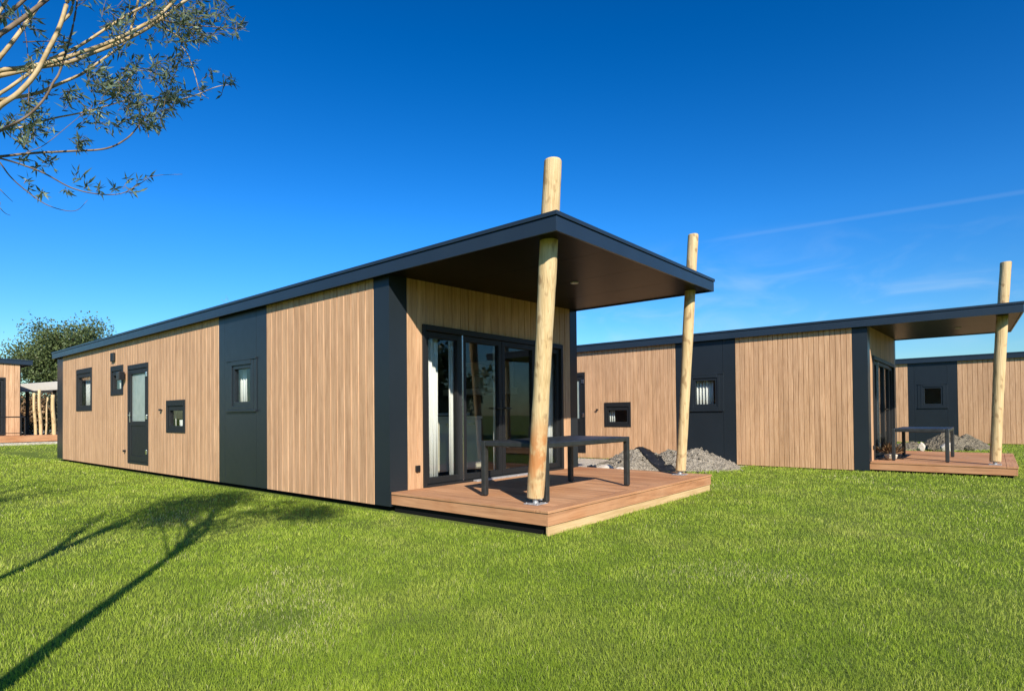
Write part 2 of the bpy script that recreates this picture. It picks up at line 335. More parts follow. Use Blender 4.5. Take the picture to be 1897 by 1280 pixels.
def window(fn, r, parent, wl=.15, wt=.22, wb=.14, trim=0., mat='frame', name='window'):
    s0, s1, z0, z1 = r; mb = MB(fn); n1 = .036
    mb.box(s0, s0+wl*.55, -.08, n1, z0, z1); mb.box(s1-wl*.55, s1, -.08, n1, z0, z1)
    mb.box(s0+wl*.55, s1-wl*.55, -.08, n1+.006, z1-wt*.55, z1); mb.box(s0+wl*.55, s1-wl*.55, -.08, n1, z0, z0+wb*.5)
    if trim:
        mb.box(s0-trim, s1+trim, .019, .045, z1, z1+.03); mb.box(s0-trim, s1+trim, .019, .055, z0-.035, z0)
        mb.box(s0-trim, s0, .019, .03, z0, z1); mb.box(s1, s1+trim, .019, .03, z0, z1)
    f = mb.build(name, M[mat], parent, .004)
    sb = MB(fn); a0, a1, c0, c1 = s0+wl*.55, s1-wl*.55, z0+wb*.5, z1-wt*.55; d = wl*.45
    sb.box(a0, a0+d, -.06, .02, c0, c1); sb.box(a1-d, a1, -.06, .02, c0, c1); sb.box(a0+d, a1-d, -.06, .02, c1-wt*.45, c1); sb.box(a0+d, a1-d, -.06, .02, c0, c0+wb*.5)
    sb.build('sash', M[mat], f, .003)
    g = MB(fn).box(a0+d, a1-d, -.024, -.018, c0+wb*.5, c1-wt*.45); g.build('glass_pane', M['glass'], f)
    return f
def entrance_door(fn, r, parent):
    s0, s1, z0, z1 = r; mb = MB(fn); w = .06
    mb.box(s0, s0+w, -.08, .034, z0, z1); mb.box(s1-w, s1, -.08, .034, z0, z1); mb.box(s0+w, s1-w, -.08, .040, z1-.10, z1); mb.box(s0+w, s1-w, -.08, .034, z0, z0+.05)
    f = mb.build('door', M['frame'], parent, .004)
    a0, a1, c0, c1 = s0+w+.004, s1-w-.004, z0+.055, z1-.105; zm = c0+.86; lf = MB(fn)
    lf.box(a0, a0+.14, -.05, .022, c0, c1); lf.box(a1-.10, a1, -.05, .022, c0, c1); lf.box(a0+.14, a1-.10, -.05, .022, c1-.10, c1); lf.box(a0+.14, a1-.10, -.05, .022, zm-.1, zm)
    lf.box(a0+.14, a1-.10, -.05, .010, c0+.12, zm-.1); lf.box(a0+.14, a1-.10, -.05, .022, c0, c0+.12)
    lf.build('door_leaf', M['frame'], f, .004)
    MB(fn).box(a0+.14, a1-.10, -.02, -.012, zm, c1-.10).build('frosted_pane', M['frost'], f)
    for z in (c0+.22, c0+.95, c1-.14): MB(fn).box(a0-.03, a0+.05, .022, .046, z-.05, z+.05).build('hinge', M['steel'], f, .006)
    hb = MB(fn); hb.box(a1-.075, a1-.035, .022, .03, zm-.02, zm+.2); hb.box(a1-.17, a1-.04, .055, .072, zm+.12, zm+.14); hb.box(a1-.065, a1-.045, .03, .06, zm+.12, zm+.14)
    hb.build('handle', M['steel'], f, .003)
    return f
def patio_door(fn, parent, s0, s1, z0, z1, splits, flip=False):
    """wide glazed door: outer frame, sashes at the given splits"""
    mb = MB(fn); w = .055
    mb.box(s0, s0+w, -.09, .045, z0, z1); mb.box(s1-w, s1, -.09, .045, z0, z1); mb.box(s0+w, s1-w, -.09, .050, z1-.075, z1); mb.box(s0+w, s1-w, -.09, .055, z0, z0+.035)
    f = mb.build('patio_door', M['frame'], parent, .003)
    ed = [s0+w] + list(splits) + [s1-w]
    for i, (a, b) in enumerate(zip(ed, ed[1:])):
        n0 = -.03 if i in (0, 3) else -.005; d = .07; sb = MB(fn); a += .004; b -= .004; c0, c1 = z0+.04, z1-.08
        sb.box(a, a+d, n0-.045, n0+.03, c0, c1); sb.box(b-d, b, n0-.045, n0+.03, c0, c1); sb.box(a+d, b-d, n0-.045, n0+.03, c1-.075, c1); sb.box(a+d, b-d, n0-.045, n0+.03, c0, c0+.08)
        sb.build('sash', M['frame'], f, .003)
        MB(fn).box(a+d, b-d, n0-.012, n0-.006, c0+.08, c1-.075).build('glass_pane', M['glass'], f)
        if i in (1, 2):
            e = b-.035 if i == 1 else a+.035; hb = MB(fn)
            hb.box(e-.018, e+.018, n0+.03, n0+.038, z0+.92, z0+1.14); hb.box(e-.01, e+.01, n0+.038, n0+.075, z0+1.02, z0+1.04)
            hb.box(e-(.12 if i == 1 else .01), e+(.01 if i == 1 else .12), n0+.062, n0+.078, z0+1.02, z0+1.04); hb.build('handle', M['black'], f, .002)
    MB(fn).box(splits[0]-.012, splits[0]+.012, .0, .030, z0+.035, z1-.075).build('mullion_trim', M['steel'], f)
    MB(fn).box(s0+.9, s1-.75, .055, .13, z0+.004, z0+.03).build('threshold', M['galv'], f, .004)
    return f
def corrugated_curtain(name, fn, s0, s1, z0, z1, n=-.22, amp=.028, waves=9, label=None, group='white curtains', parent=None):
    mb = MB(fn); k = waves*8; f = []; vs = []
    for j, z in enumerate((z0, z0+.5*(z1-z0), z1)):
        for i in range(k+1):
            u = i/k; vs.append((s0+u*(s1-s0)+.006*math.sin(3.1*i+j), n+amp*math.sin(u*waves*2*math.pi+.25*j)*(1-.35*(j == 2)), z))
    for j in range(2):
        for i in range(k): f.append((j*(k+1)+i, j*(k+1)+i+1, (j+1)*(k+1)+i+1, (j+1)*(k+1)+i))
    mb.add(vs, f); o = mb.build(name, M['curtain'], None, norm=False, smooth=True)
    so = o.modifiers.new('cloth', 'SOLIDIFY'); so.thickness = .003
    return tag(o, label, 'curtain', group)
def in_world(o, loc, rz):
    o.location = loc; o.rotation_euler = (0, 0, rz); return o

def lodge(loc, rz, label, k=1., D=2.59, L=LEN, rear_door=False, detail=True, ds=0., X0R=-.124):
    root = empty('holiday_lodge', loc, rz); tag(root, label, 'lodge', 'holiday lodges')
    y1, y2, y3, y4 = .284, 2.958, 4.591, 14.211
    sp = side_plane(k); top = H-.002
    win1 = (11.60, 12.90, 1.37, 2.45); win2 = (9.35, 10.18, 1.70, 2.375); door = (7.84+ds, 9.048+ds, .19, 2.33); hatch = (5.99, 6.878, .885, 1.51); pw = (3.36, 4.16, 1.29, 2.09)
    rear_win = [win1, win2, door, hatch]
    stp = .158 if k == 1. else .118
    cladding(sp, y1+.004, y2-.004, ZB, top, [], root, stp); cladding(sp, y3+.004, y4-.004, ZB, top, rear_win, root, stp)
    dark_panel(sp, y2, y3, ZB, top, [pw], root, (y2+.32, y3-.22))
    dark_panel(sp, 0, y1, ZB, top, [], root, name='corner_panel'); dark_panel(sp, y4, L, ZB, top, [], root, name='corner_panel')
    liner(sp, .10, L-.10, ZB+.02, H, rear_win+[pw], root)
    window(sp, win1, root); window(sp, win2, root); window(sp, hatch, root, .13, .2, .13); window(sp, pw, root, .13, .13, .13, trim=.1, mat='panel'); entrance_door(sp, door, root)
    # small fittings on the long wall
    if detail:
        lp = MB(sp); lp.box(9.22, 9.27, .022, .05, 2.06, 2.16); lp.box(9.15, 9.33, .05, .17, 2.02, 2.20); lp.build('wall_lamp', M['black'], root, .01)
        MB(sp).box(9.87, 10.07, .022, .075, 2.48, 2.68).build('air_vent', M['frame'], root, .01)
        tp = MB(sp); tp.box(7.09, 7.12, .022, .06, 1.318, 1.342); tp.box(7.07, 7.14, .055, .08, 1.31, 1.35); tp.build('water_tap', M['black'], root, .005)
        MB(sp).tube([(9.2, .02, .45), (9.2, .075, .45)], .024).build('drain_pipe', M['black'], root)
    # front wall
    xd1, xd2, zt = .508, 3.659, 2.345; pd = (xd1, xd2, ZD-.01, zt); hf = H+.10
    cladding(front_plane, .261, WID-.20, ZD-.16, hf, [pd], root); liner(front_plane, 0.09, WID-.09, ZB+.02, hf, [pd], root)
    dark_panel(front_plane, -.019, .257, ZB, hf, [], root, name='corner_panel'); dark_panel(front_plane, WID-.196, WID+.019, ZB, hf, [], root, name='corner_panel')
    patio_door(front_plane, root, xd1, xd2, ZD-.005, zt, (1.24, 2.08, 2.90))
    if detail: MB(front_plane).box(.375, .445, .022, .05, .455, .535).build('power_socket', M['black'], root, .006)
    # right and rear walls
    rp = right_plane(k); cladding(rp, .29, L-.3, ZB, H+.09, [], root); liner(rp, .1, L-.1, ZB+.02, H+.09, [], root)
    dark_panel(rp, 0, .286, ZB, H+.09, [], root, name='corner_panel'); dark_panel(rp, L-.296, L, ZB, H+.09, [], root, name='corner_panel')
    Lk = L*k; re = rear_plane(Lk); rd = (.42, 3.59, ZD, 2.37) if rear_door else None
    cladding(re, .0 if rear_door else .26, WID-.26, ZB, H+.06, [rd] if rd else [], root); liner(re, .1, WID-.1, ZB+.02, H+.06, [rd] if rd else [], root)
    if not rear_door: dark_panel(re, -.019, .256, ZB, H+.06, [], root, name='corner_panel')
    dark_panel(re, WID-.256, WID+.019, ZB, H+.06, [], root, name='corner_panel')
    if rd: patio_door(re, root, *rd, (1.36, 2.1, 2.84))
    # floor, inner partition, plinth
    MB().box(.08, WID-.08, .085, Lk-.085, ZB+.02, ZD-.02).build('floor', M['floor'], root)
    MB().box(.09, WID-.09, 5.15*k, 5.25*k, ZD-.02, H).build('partition_wall', M['plaster'], root)
    MB().box(.10, WID-.10, .12, Lk-.12, -.02, ZB+.018).build('plinth', M['void'], root)  # near-black so the shadow gap below the walls is in its colour
    # roof slab with rising right edge, trims, soffit
    zs = lambda x: H + RISE*(x-X0R)/(X1R-X0R); yb = Lk+.1
    yf = lambda x: -D + SKEW*(x-X0R)/(X1R-X0R)
    def slab(mb, x0, x1, ya0, ya1, yb0, yb1, lo, hi):
        '''plan quad x0..x1, front y at both ends, back y at both ends, between two heights above the rising underside'''
        P = [(x0, ya0), (x1, ya1), (x1, yb1), (x0, yb0)]
        return mb.add([(x, y, zs(x)+h) for h in (lo, hi) for x, y in P], [(0, 3, 2, 1), (4, 5, 6, 7), (0, 1, 5, 4), (1, 2, 6, 5), (2, 3, 7, 6), (3, 0, 4, 7)])
    t = .022; lo, hi = -.022, TH; e = .014; xa, xb = X0R, X1R
    roof = slab(MB(), xa+.02, xb-.02, yf(xa+.02)+.02, yf(xb-.02)+.02, yb-.02, yb-.02, .012, TH-.025).build('roof', M['roof'], root)
    fb = MB(); h2 = hi-.045
    slab(fb, xa, xa+t, yf(xa), yf(xa+t), yb, yb, lo, h2); slab(fb, xb-t, xb, yf(xb-t), yf(xb), yb, yb, lo, h2)
    slab(fb, xa+t, xb-t, yf(xa+t)+.001, yf(xb-t)+.001, yf(xa+t)+t, yf(xb-t)+t, lo, h2); slab(fb, xa+t, xb-t, yb-t, yb-t, yb-.001, yb-.001, lo, h2)
    fb.build('fascia', M['fascia'], roof, .002)
    cb = MB(); q = .06
    slab(cb, xa-e, xa+q, yf(xa-e)-e, yf(xa+q)-e, yb+e, yb+e, hi-.041, hi); slab(cb, xb-q, xb+e, yf(xb-q)-e, yf(xb+e)-e, yb+e, yb+e, hi-.041, hi)
    slab(cb, xa+q+.001, xb-q-.001, yf(xa+q)-e, yf(xb-q)-e, yf(xa+q)+q, yf(xb-q)+q, hi-.042, hi-.001); slab(cb, xa+q+.001, xb-q-.001, yb-q, yb-q, yb+e, yb+e, hi-.042, hi-.001)
    cb.build('edge_cap', M['fascia'], roof, .003)
    sb = MB(); n = 4; xs = [xa+t+.002 + i*(xb-xa-2*t-.004)/n for i in range(n+1)]
    for i in range(n):
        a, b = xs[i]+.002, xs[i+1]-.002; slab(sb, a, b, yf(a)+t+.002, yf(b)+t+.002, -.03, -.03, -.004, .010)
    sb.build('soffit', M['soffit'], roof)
    for (x, y) in ((2.05, -1.35),):
        MB().tube([(x, y, zs(x)-.016), (x, y, zs(x)+.005)], .055, 16).build('downlight', M['galv'], roof)
    return root
LO1 = (0, 0, 0); LO2 = (8.659, -3.772, -.05); LO3 = (22.0, -7.36, -.07); LO4 = (.57, 22.6+LEN*.85, .36)
lodge(LO1, 0, 'nearest timber clad lodge with deep porch roof over its wooden deck', 1.)
lodge(LO2, 0, 'middle timber clad lodge behind the gravel heap, cut by the right edge', .855, D=2.32, ds=-.28)
lo3 = lodge(LO3, -.05, 'far right lodge seen in part beyond the porch of the middle lodge', 1., detail=False); lo3.scale = (1, .92, 1.06)
lodge(LO4, math.pi, 'small distant lodge with glazed end wall at the far left edge', .85, rear_door=True, detail=False, X0R=-.36)

# ------------------------------------------------------------------ curtains and furniture behind the glass
def cur(lo, fn, s0, s1, z0, z1, label, **kw):
    c = corrugated_curtain('curtain', fn, s0, s1, z0, z1, label=label, **kw); return in_world(c, lo[:3], 0)
cur(LO1, front_plane, .60, .93, ZD, 2.30, 'white curtain gathered at the left end of the big patio door', waves=5, n=-.15)
cur(LO1, front_plane, 1.13, 1.32, ZD, 2.30, 'narrow white curtain behind the first mullion of the patio door', waves=3, n=-.15)
cur(LO1, front_plane, 2.06, 2.22, ZD, 2.30, 'slim white curtain in the middle of the big patio door', waves=2, n=-.15)
cur(LO1, front_plane, 3.05, 3.64, ZD, 2.30, 'white curtain behind the right end of the patio door, past the post', waves=8, n=-.15)
for (a, b, z0, z1, lb, kk) in ((3.90, 4.42, 1.32, 2.05, 'white curtain in the window set in the dark wall panel of the nearest lodge', 6), (12.1, 12.72, 1.4, 2.3, 'white curtain on the right of the rearmost window of the nearest lodge', 6),
                       (12.92, 13.12, 1.4, 2.3, 'narrow white curtain on the left of the rearmost window of the nearest lodge', 3), (6.82, 7.08, .9, 1.4, 'white curtain in the low hatch window beside the half glazed door', 4),
                       (6.35, 6.66, .9, 1.13, 'small white cloth at the bottom right of the low hatch window', 3), (9.72, 10.5, 1.72, 2.3, 'pale blind in the small high window left of the half glazed door', 5)):
    cur(LO1, side_plane(1.), a, b, z0, z1, lb, n=-.14, waves=kk, amp=.018)
cur(LO2, side_plane(.855), 3.60, 4.12, 1.3, 2.05, 'striped white curtain in the dark panel window of the middle lodge', n=-.14, waves=6)
cur(LO2, side_plane(.855), 6.62, 6.84, .92, 1.4, 'white curtain in the low hatch window of the middle lodge', n=-.14, waves=3)
cur(LO2, front_plane, .6, 1.2, ZD, 2.3, 'white curtain at the left of the middle lodge patio door', waves=7)
cur(LO2, front_plane, 1.5, 1.95, ZD, 2.3, 'second white curtain along the middle lodge patio door', waves=5)
def cabinet(name, loc, sx, sy, h, body, top, label, cat, doors=3):
    r = empty(name, loc); tag(r, label, cat)
    MB().box(0, sx, 0, sy, .08, h-.03).build('carcass', M[body], r, .004); MB().box(-.02, sx+.02, -.02, sy, h-.03, h+.01).build('top', M[top], r, .004); MB().box(.04, sx-.04, .05, sy-.02, 0, .08).build('base', M['void'], r)
    for i in range(doors):
        w = sx/doors; d = MB().box(i*w+.006, (i+1)*w-.006, -.02, -.002, .1, h-.05).build('cabinet_door', M[body], r, .003)
        MB().box(i*w+w*.35, i*w+w*.65, -.034, -.022, h-.12, h-.105).build('handle', M['steel'], d)
    return r
cabinet('sideboard', (1.55, .85, ZD-.02), 1.0, .45, .92, 'cream', 'cream', 'cream sideboard behind the left pane of the patio door', 'sideboard', 2)
cabinet('kitchen_island', (2.0, 1.9, ZD-.02), 1.35, .7, .98, 'oak', 'white', 'dark wood kitchen island with white top inside the patio door', 'kitchen island')
cabinet('tall_cupboard', (1.55, 4.4, ZD-.02), .7, .6, 2.1, 'oak', 'oak', 'tall brown cupboard at the back of the nearest lodge', 'cupboard', 1)
r = empty('wall_shelf', (4.02, 1.25, 1.56)); tag(r, 'white wall shelf seen through the second pane of the patio door', 'shelf')
MB().box(-.42, 0, 0, 1.6, 0, .12).build('board', M['white'], r, .003); MB().box(-.34, 0, .1, 1.5, .36, .385).build('board', M['white'], r, .003); MB().box(-.34, 0, .1, 1.5, .60, .625).build('board', M['white'], r, .003)
for y in (.1, .8, 1.47): MB().box(-.34, -.005, y, y+.025, .12, .62).build('divider', M['white'], r)

# ------------------------------------------------------------------ decks
def deck(loc, rz, label, D, x1=4.16, base=True, group='wooden terraces'):
    r = empty('deck', loc, rz); tag(r, label, 'deck', group)
    zt = ZD; mb = MB(); n = 26; bw = .145; w = (x1-2*bw)/n
    for i in range(n):
        a, b = bw+i*w+.003, bw+(i+1)*w-.003
        cut = [-D+bw+.004]; cur_ = -D+bw+.004
        j = random.uniform(-1.6, -.7) if i % 2 else None
        segs = [(-D+bw+.004, -.03)] if j is None else [(-D+bw+.004, j-.002), (j+.002, -.03)]
        for p, q in segs: mb.prism([(a, zt-.026), (b, zt-.026), (b, zt-.003), (b-.004, zt), (a+.004, zt), (a, zt-.003)], 'y', p, q, random.random())
    mb.build('decking', M['deck_y'], r)
    bb = MB(); bb.box(-.012, x1+.012, -D-.012, -D+bw, zt-.026, zt+.001, .6); bb.build('border_board', M['deck_x'], r, .003)
    bb = MB(); bb.box(-.012, bw-.004, -D+bw+.004, -.03, zt-.026, zt+.001, .5); bb.build('border_board', M['deck_y'], r, .003)
    bb = MB(); bb.box(x1-.141, x1+.012, -D+bw+.004, -.0, zt-.026, zt+.001, .4); bb.build('border_board', M['deck_y'], r, .003)
    zf = .092
    MB().box(0, x1, -D, -D+.022, zf, zt-.027, .45).build('fascia_board', M['deck_x'], r, .002)
    MB().box(0, .022, -D+.0225, -.02, zf, zt-.027, .5).build('fascia_board', M['deck_y'], r, .002)
    MB().box(x1-.022, x1, -D+.0225, -.0, zf, zt-.027, .5).build('fascia_board', M['deck_y'], r, .002)
    if base:
        MB().box(.012, x1-.012, -D+.012, -D+.034, -.03, zf-.004).build('ground_plank', M['sawn'], r, .002)
    else:
        MB().box(x1-.3, x1-.22, -D+.05, -D+.13, -.03, zf-.004).build('support_foot', M['sawn'], r); MB().box(.1, .18, -D+.05, -D+.13, -.03, zf-.004).build('support_foot', M['sawn'], r)
    jb = MB().box(.05, x1-.05, -D+.06, -.02, -.03, zt-.03); jb.build('underdeck_shade', M['void'], r); return r  # solid near-black block painting the shade below the boards, no joists
deck(LO1, 0, 'brown hardwood deck with pale plank base in front of the nearest lodge', 2.37)
deck(LO2, 0, 'brown hardwood deck in front of the middle lodge, carrying the smaller looking table', 2.2, base=False)

# ------------------------------------------------------------------ posts
def post(loc, p0, p1, r0, r1, label, mat='log', seed=1):
    rr = random.Random(seed); root = empty('wooden_post', tuple(np.array(loc)+np.array((p0[0], p0[1], ZD)))); tag(root, label, 'post', 'peeled log posts holding the porch roofs')
    p0 = Vector(p0); p1 = Vector(p1)-p0; n = 26; base = Vector((0, 0, .07)); pts = []; rad = []
    for i in range(n+1):
        t = i/n; q = base+(Vector((p1.x, p1.y, p1.z-ZD))-base)*t
        q += Vector((.012*math.sin(4.2*t+seed), .012*math.sin(3.3*t+2*seed), 0)); pts.append(q); rad.append((r0+(r1-r0)*t)*(1+.035*math.sin(9*t+seed)+rr.uniform(-.02, .02)))
    pts.append(pts[-1]+Vector((0, 0, .012))); rad.append(rad[-1]*.90); pts.insert(0, pts[0]-Vector((0, 0, .010))); rad.insert(0, rad[0]*.93)
    MB().tube(pts, rad, 22).build('log', M[mat], root, smooth=False)
    bk = MB(); bk.box(-.09, .09, -.09, .09, .0015, .010); bk.tube([(0, 0, .01), (0, 0, .062)], .03, 12)
    bk.box(-.008, .008, -r0*.95, r0*.95, .045, .060); b = bk.build('post_shoe', M['galv'], root, .002)
    for sx in (-1, 1):
        for sy in (-1, 1): MB().tube([(sx*.07, sy*.07, .010), (sx*.07, sy*.07, .018)], .011, 6).build('bolt', M['steel'], b)
    return root
post(LO1, (.29, -2.0, 0), (.14, -2.37, 3.65), .088, .090, 'thick leaning log post with rusty stains, at the near corner of the deck', 'log_stain', 1)
post(LO1, (3.86, -2.01, 0), (3.84, -2.29, 3.80), .073, .078, 'leaning pale log post in front of the gravel heap', 'log', 2)
post(LO2, (.40, -1.90, 0), (.52, -2.11, 3.86), .085, .085, 'leaning log post with dark ring at the right edge of the photo', 'log', 3)

# ------------------------------------------------------------------ tables
def table(loc, x0, x1, y0, y1, label, h=.635):
    r = empty('outdoor_table', (loc[0]+(x0+x1)/2, loc[1]+(y0+y1)/2, loc[2]+ZD+.001)); tag(r, label, 'table', 'charcoal outdoor tables')
    a, b = (x1-x0)/2, (y1-y0)/2; l = .064
    fr = MB(); fr.box(-a+l, a-l, -b, -b+l*.8, h-.068, h-.006); fr.box(-a+l, a-l, b-l*.8, b, h-.068, h-.006); fr.box(-a, -a+l*.8, -b+l, b-l, h-.068, h-.006); fr.box(a-l*.8, a, -b+l, b-l, h-.068, h-.006)
    fr.build('frame', M['table'], r, .012)
    tb = MB(); n = 7; w = (2*b-2*l*.8-.012)/n
    for i in range(n): tb.box(-a+l*.8+.004, a-l*.8-.004, -b+l*.8+.006+i*w+.003, -b+l*.8+.006+(i+1)*w-.003, h-.026, h-.002, random.random())
    tb.build('table_top', M['table'], r, .002)
    for sx in (-1, 1):
        for sy in (-1, 1):
            xa, xb = sorted((sx*a, sx*(a-l))); ya, yb = sorted((sy*b, sy*(b-l)))
            g = MB().box(xa, xb, ya, yb, .008, h-.004).build('leg', M['table'], r, .010)
            MB().box(xa+.01, xb-.01, ya+.01, yb-.01, 0, .008).build('foot_cap', M['black'], g)
    return r
table(LO1, .40, 2.22, -2.06, -1.13, 'charcoal table on the nearest deck, half hidden by the leaning post')
table(LO2, .50, 2.25, -1.24, -.32, 'charcoal table on the deck of the middle lodge')

# ------------------------------------------------------------------ ground
gm = MB(); n = 90; ext = 900.
xs = sorted(set([-ext, -300, -120, -70] + list(np.linspace(-45, 60, 106)) + [90, 150, 300, ext]))
ys = sorted(set([-ext, -300, -120, -70] + list(np.linspace(-45, 60, 106)) + [90, 150, 300, ext]))
def gzv(x, y):
    x = np.asarray(x, float); y = np.asarray(y, float); sm = lambda t: np.clip(t, 0, 1)**2*(3-2*np.clip(t, 0, 1))
    return np.maximum(sm((-.8-x)/2.), sm((-3.-y)/3.))*.02*np.sin(.31*x+.5)*np.sin(.27*y)*(np.abs(x)+np.abs(y) < 150) + .25*sm((y-6)/14)*np.maximum(sm((.2-x)/1.5), sm((y-15)/3))
def gz(x, y): return float(gzv(x, y))
gm.add([(x, y, gz(x, y)-.004) for y in ys for x in xs], [(j*len(xs)+i, j*len(xs)+i+1, (j+1)*len(xs)+i+1, (j+1)*len(xs)+i) for j in range(len(ys)-1) for i in range(len(xs)-1)])
lawn = gm.build('lawn', M['lawn'], None, norm=False); tag(lawn, kind='structure')
pm = MB(); poly = []
edge = [(4.35, 12), (4.35, 3), (4.4, .4), (4.75, -.15), (5.6, -.35), (6.6, -.8), (7.6, -1.2), (8.55, -1.5), (8.55, 12)]
pm.prism(edge, 'z', -.01, .006); path = pm.build('sand_path', M['sand'], None); tag(path, kind='structure')
pm = MB(); pm.prism([(-12, 21.3), (16, 21.3), (16, 60), (-12, 60)], 'z', -.01, .31); tag(pm.build('gravel_yard', M['sand'], None), kind='structure')

def inside(P, poly):
    x, y = P[:, 0], P[:, 1]; c = np.zeros(len(P), bool); n = len(poly)
    for i in range(n):
        (x1, y1), (x2, y2) = poly[i], poly[(i+1) % n]
        cond = ((y1 > y) != (y2 > y)) & (x < (x2-x1)*(y-y1)/(y2-y1+1e-12)+x1); c ^= cond
    return c
def grass():
    n = 900000; u = RNG.random(n); d = 1.5*(38/1.5)**u; th = _y + (RNG.random(n)-.5)*R(128)
    P = np.stack([CAM[0]+d*np.sin(th), CAM[1]+d*np.cos(th)], 1)
    c3, s3 = math.cos(-.05), math.sin(-.05)
    lx = (P[:, 0]-LO3[0])*c3+(P[:, 1]-LO3[1])*s3; ly = -(P[:, 0]-LO3[0])*s3+(P[:, 1]-LO3[1])*c3
    bad = ((P[:, 0] > -.07-.05*RNG.random(n)) & (P[:, 0] < 4.1) & (P[:, 1] > -2.3) & (P[:, 1] < 14.7)) | ((P[:, 0] > 8.68) & (P[:, 0] < 12.8) & (P[:, 1] > -5.9) & (P[:, 1] < 9)) | inside(P, edge) | (P[:, 1] > 21.25) | ((lx > 0) & (lx < 4.1) & (ly > 0))
    # thin, worn patches
    w = np.sin(P[:, 0]*1.7+.6*np.sin(P[:, 1]*2.3))*np.sin(P[:, 1]*1.9+.8*np.sin(P[:, 0]*1.1)); bad |= (w > .86) & (RNG.random(n) < .45)
    k = ~bad; P = P[k]; d = d[k]; n = len(P); w = w[k]
    clump = np.sin(P[:, 0]*5.1+np.sin(P[:, 1]*3.7))*np.sin(P[:, 1]*4.7+np.sin(P[:, 0]*4.3))
    sc = np.clip(d/4.2, .75, 4.5); wd = .00125*sc*(.7+.6*RNG.random(n)); hh = (.019+.014*RNG.random(n)+.004*clump)*(1+.04*np.clip(d-4, 0, 10))
    tall = RNG.random(n) < .012; hh[tall] *= 1.7
    a = RNG.random(n)*2*np.pi; lean = hh*(.1+.6*RNG.random(n)**1.5); la = a+.5*clump
    z = gzv(P[:, 0], P[:, 1])-.006
    dx, dy = np.cos(a), np.sin(a); lx, ly = np.cos(la)*lean, np.sin(la)*lean
    b = np.stack([P[:, 0], P[:, 1], z], 1); wv = np.stack([dx*wd, dy*wd, 0*wd], 1)
    mid = b+np.stack([lx*.3, ly*.3, hh*.6], 1); tip = b+np.stack([lx, ly, hh*.98], 1)
    V = np.stack([b-wv, b+wv, mid+wv*.8, mid-wv*.8, tip], 1).reshape(-1, 3)
    i = np.arange(n)[:, None]*5; loops = np.concatenate([i+0, i+1, i+2, i+3, i+3, i+2, i+4], 1).ravel()
    st = np.stack([np.arange(n)*7, np.arange(n)*7+4], 1).ravel()
    t = np.clip(RNG.random(n)**1.15*.9+.10*clump+.05*(w > .6), 0, 1); dry = .012+.22*np.clip(np.sin(P[:, 0]*.9+1.3*np.sin(P[:, 1]*.7)+2.)*np.sin(P[:, 1]*1.05+np.sin(P[:, 0]*1.6))-.72, 0, 1)*3; t = np.where(RNG.random(n) < dry, 1., np.minimum(t, .95)); t = np.repeat(t, 2)
    o = np_mesh('grass', V, loops, st, t, M['grass']); return tag(o, 'short green lawn grass around the lodges', 'grass', kind='stuff')
grass()

# ------------------------------------------------------------------ heaps, stones, sheet
def heap(name, c, rx, ry, h, rz, mat, label, cat, seed, peaks, pebbles=900):
    rg = np.random.default_rng(seed); root = empty(name, c, rz); tag(root, label, cat); n = 70
    g = np.linspace(-1, 1, n); X, Y = np.meshgrid(g*rx, g*ry); Z = np.zeros_like(X)
    for (px, py, ph, pr) in peaks: Z = np.maximum(Z, ph*np.clip(1-np.sqrt(((X-px)/(pr*rx))**2+((Y-py)/(pr*ry*1.1))**2), 0, 1)**.9)
    Z = Z + (.030*np.sin(6*X+2*np.sin(5*Y))*np.sin(5*Y+1)+.018*np.sin(13*X+3*np.sin(9*Y))*np.sin(11*Y))*(Z > .01) + rg.normal(0, .016, Z.shape)*(Z > .005); Z = np.where(Z < .012, -.03, Z)*1.0
    for _ in range(1): Z[1:-1, 1:-1] = .5*Z[1:-1, 1:-1]+.125*(Z[:-2, 1:-1]+Z[2:, 1:-1]+Z[1:-1, :-2]+Z[1:-1, 2:])
    mb = MB(); mb.add([(X[j, i], Y[j, i], Z[j, i]) for j in range(n) for i in range(n)], [(j*n+i, j*n+i+1, (j+1)*n+i+1, (j+1)*n+i) for j in range(n-1) for i in range(n-1)])
    mb.build('mound', M[mat], root, norm=False)
    pb = MB(); k = 0
    while k < pebbles:
        j, i = rg.integers(1, n-1, 2)
        if Z[j, i] < .0 and (rg.random() > .05 or abs(X[j, i]) > rx*.85): continue
        s = rg.uniform(.004, .013) if rg.random() < .93 else rg.uniform(.018, .042); p = (X[j, i]+rg.uniform(-.03, .03), Y[j, i]+rg.uniform(-.03, .03), max(Z[j, i], 0)+s*.3); k += 1
        o = [(1, 0, 0), (0, 1, 0), (-1, 0, 0), (0, -1, 0), (0, 0, 1), (0, 0, -1)]
        pb.add([tuple(p[a]+q[a]*s*rg.uniform(.7, 1.3) for a in range(3)) for q in o], [(0, 1, 4), (1, 2, 4), (2, 3, 4), (3, 0, 4), (1, 0, 5), (2, 1, 5), (3, 2, 5), (0, 3, 5)])
    tag(pb.build('pebbles', M[mat], root), kind='stuff'); return root, (X, Y, Z)
hp, (hX, hY, hZ) = heap('gravel_heap', (7.0, -.45, 0), 1.75, .95, .5, R(-50), 'gravel', 'long grey gravel heap between the nearest deck and the middle lodge', 'gravel heap', 3,
     [(-.62, .05, .46, .62), (.55, .0, .45, .52), (0, .02, .40, .6), (-1.2, 0, .16, .5)], 1500)
heap('soil_heap', (17.3, -4.3, -.03), 1.5, 1.0, .5, R(-60), 'soil', 'low stony soil heap in front of the far right lodge', 'soil heap', 5, [(.3, 0, .56, .62), (.85, .1, .5, .5), (-.7, 0, .26, .5)], 700)
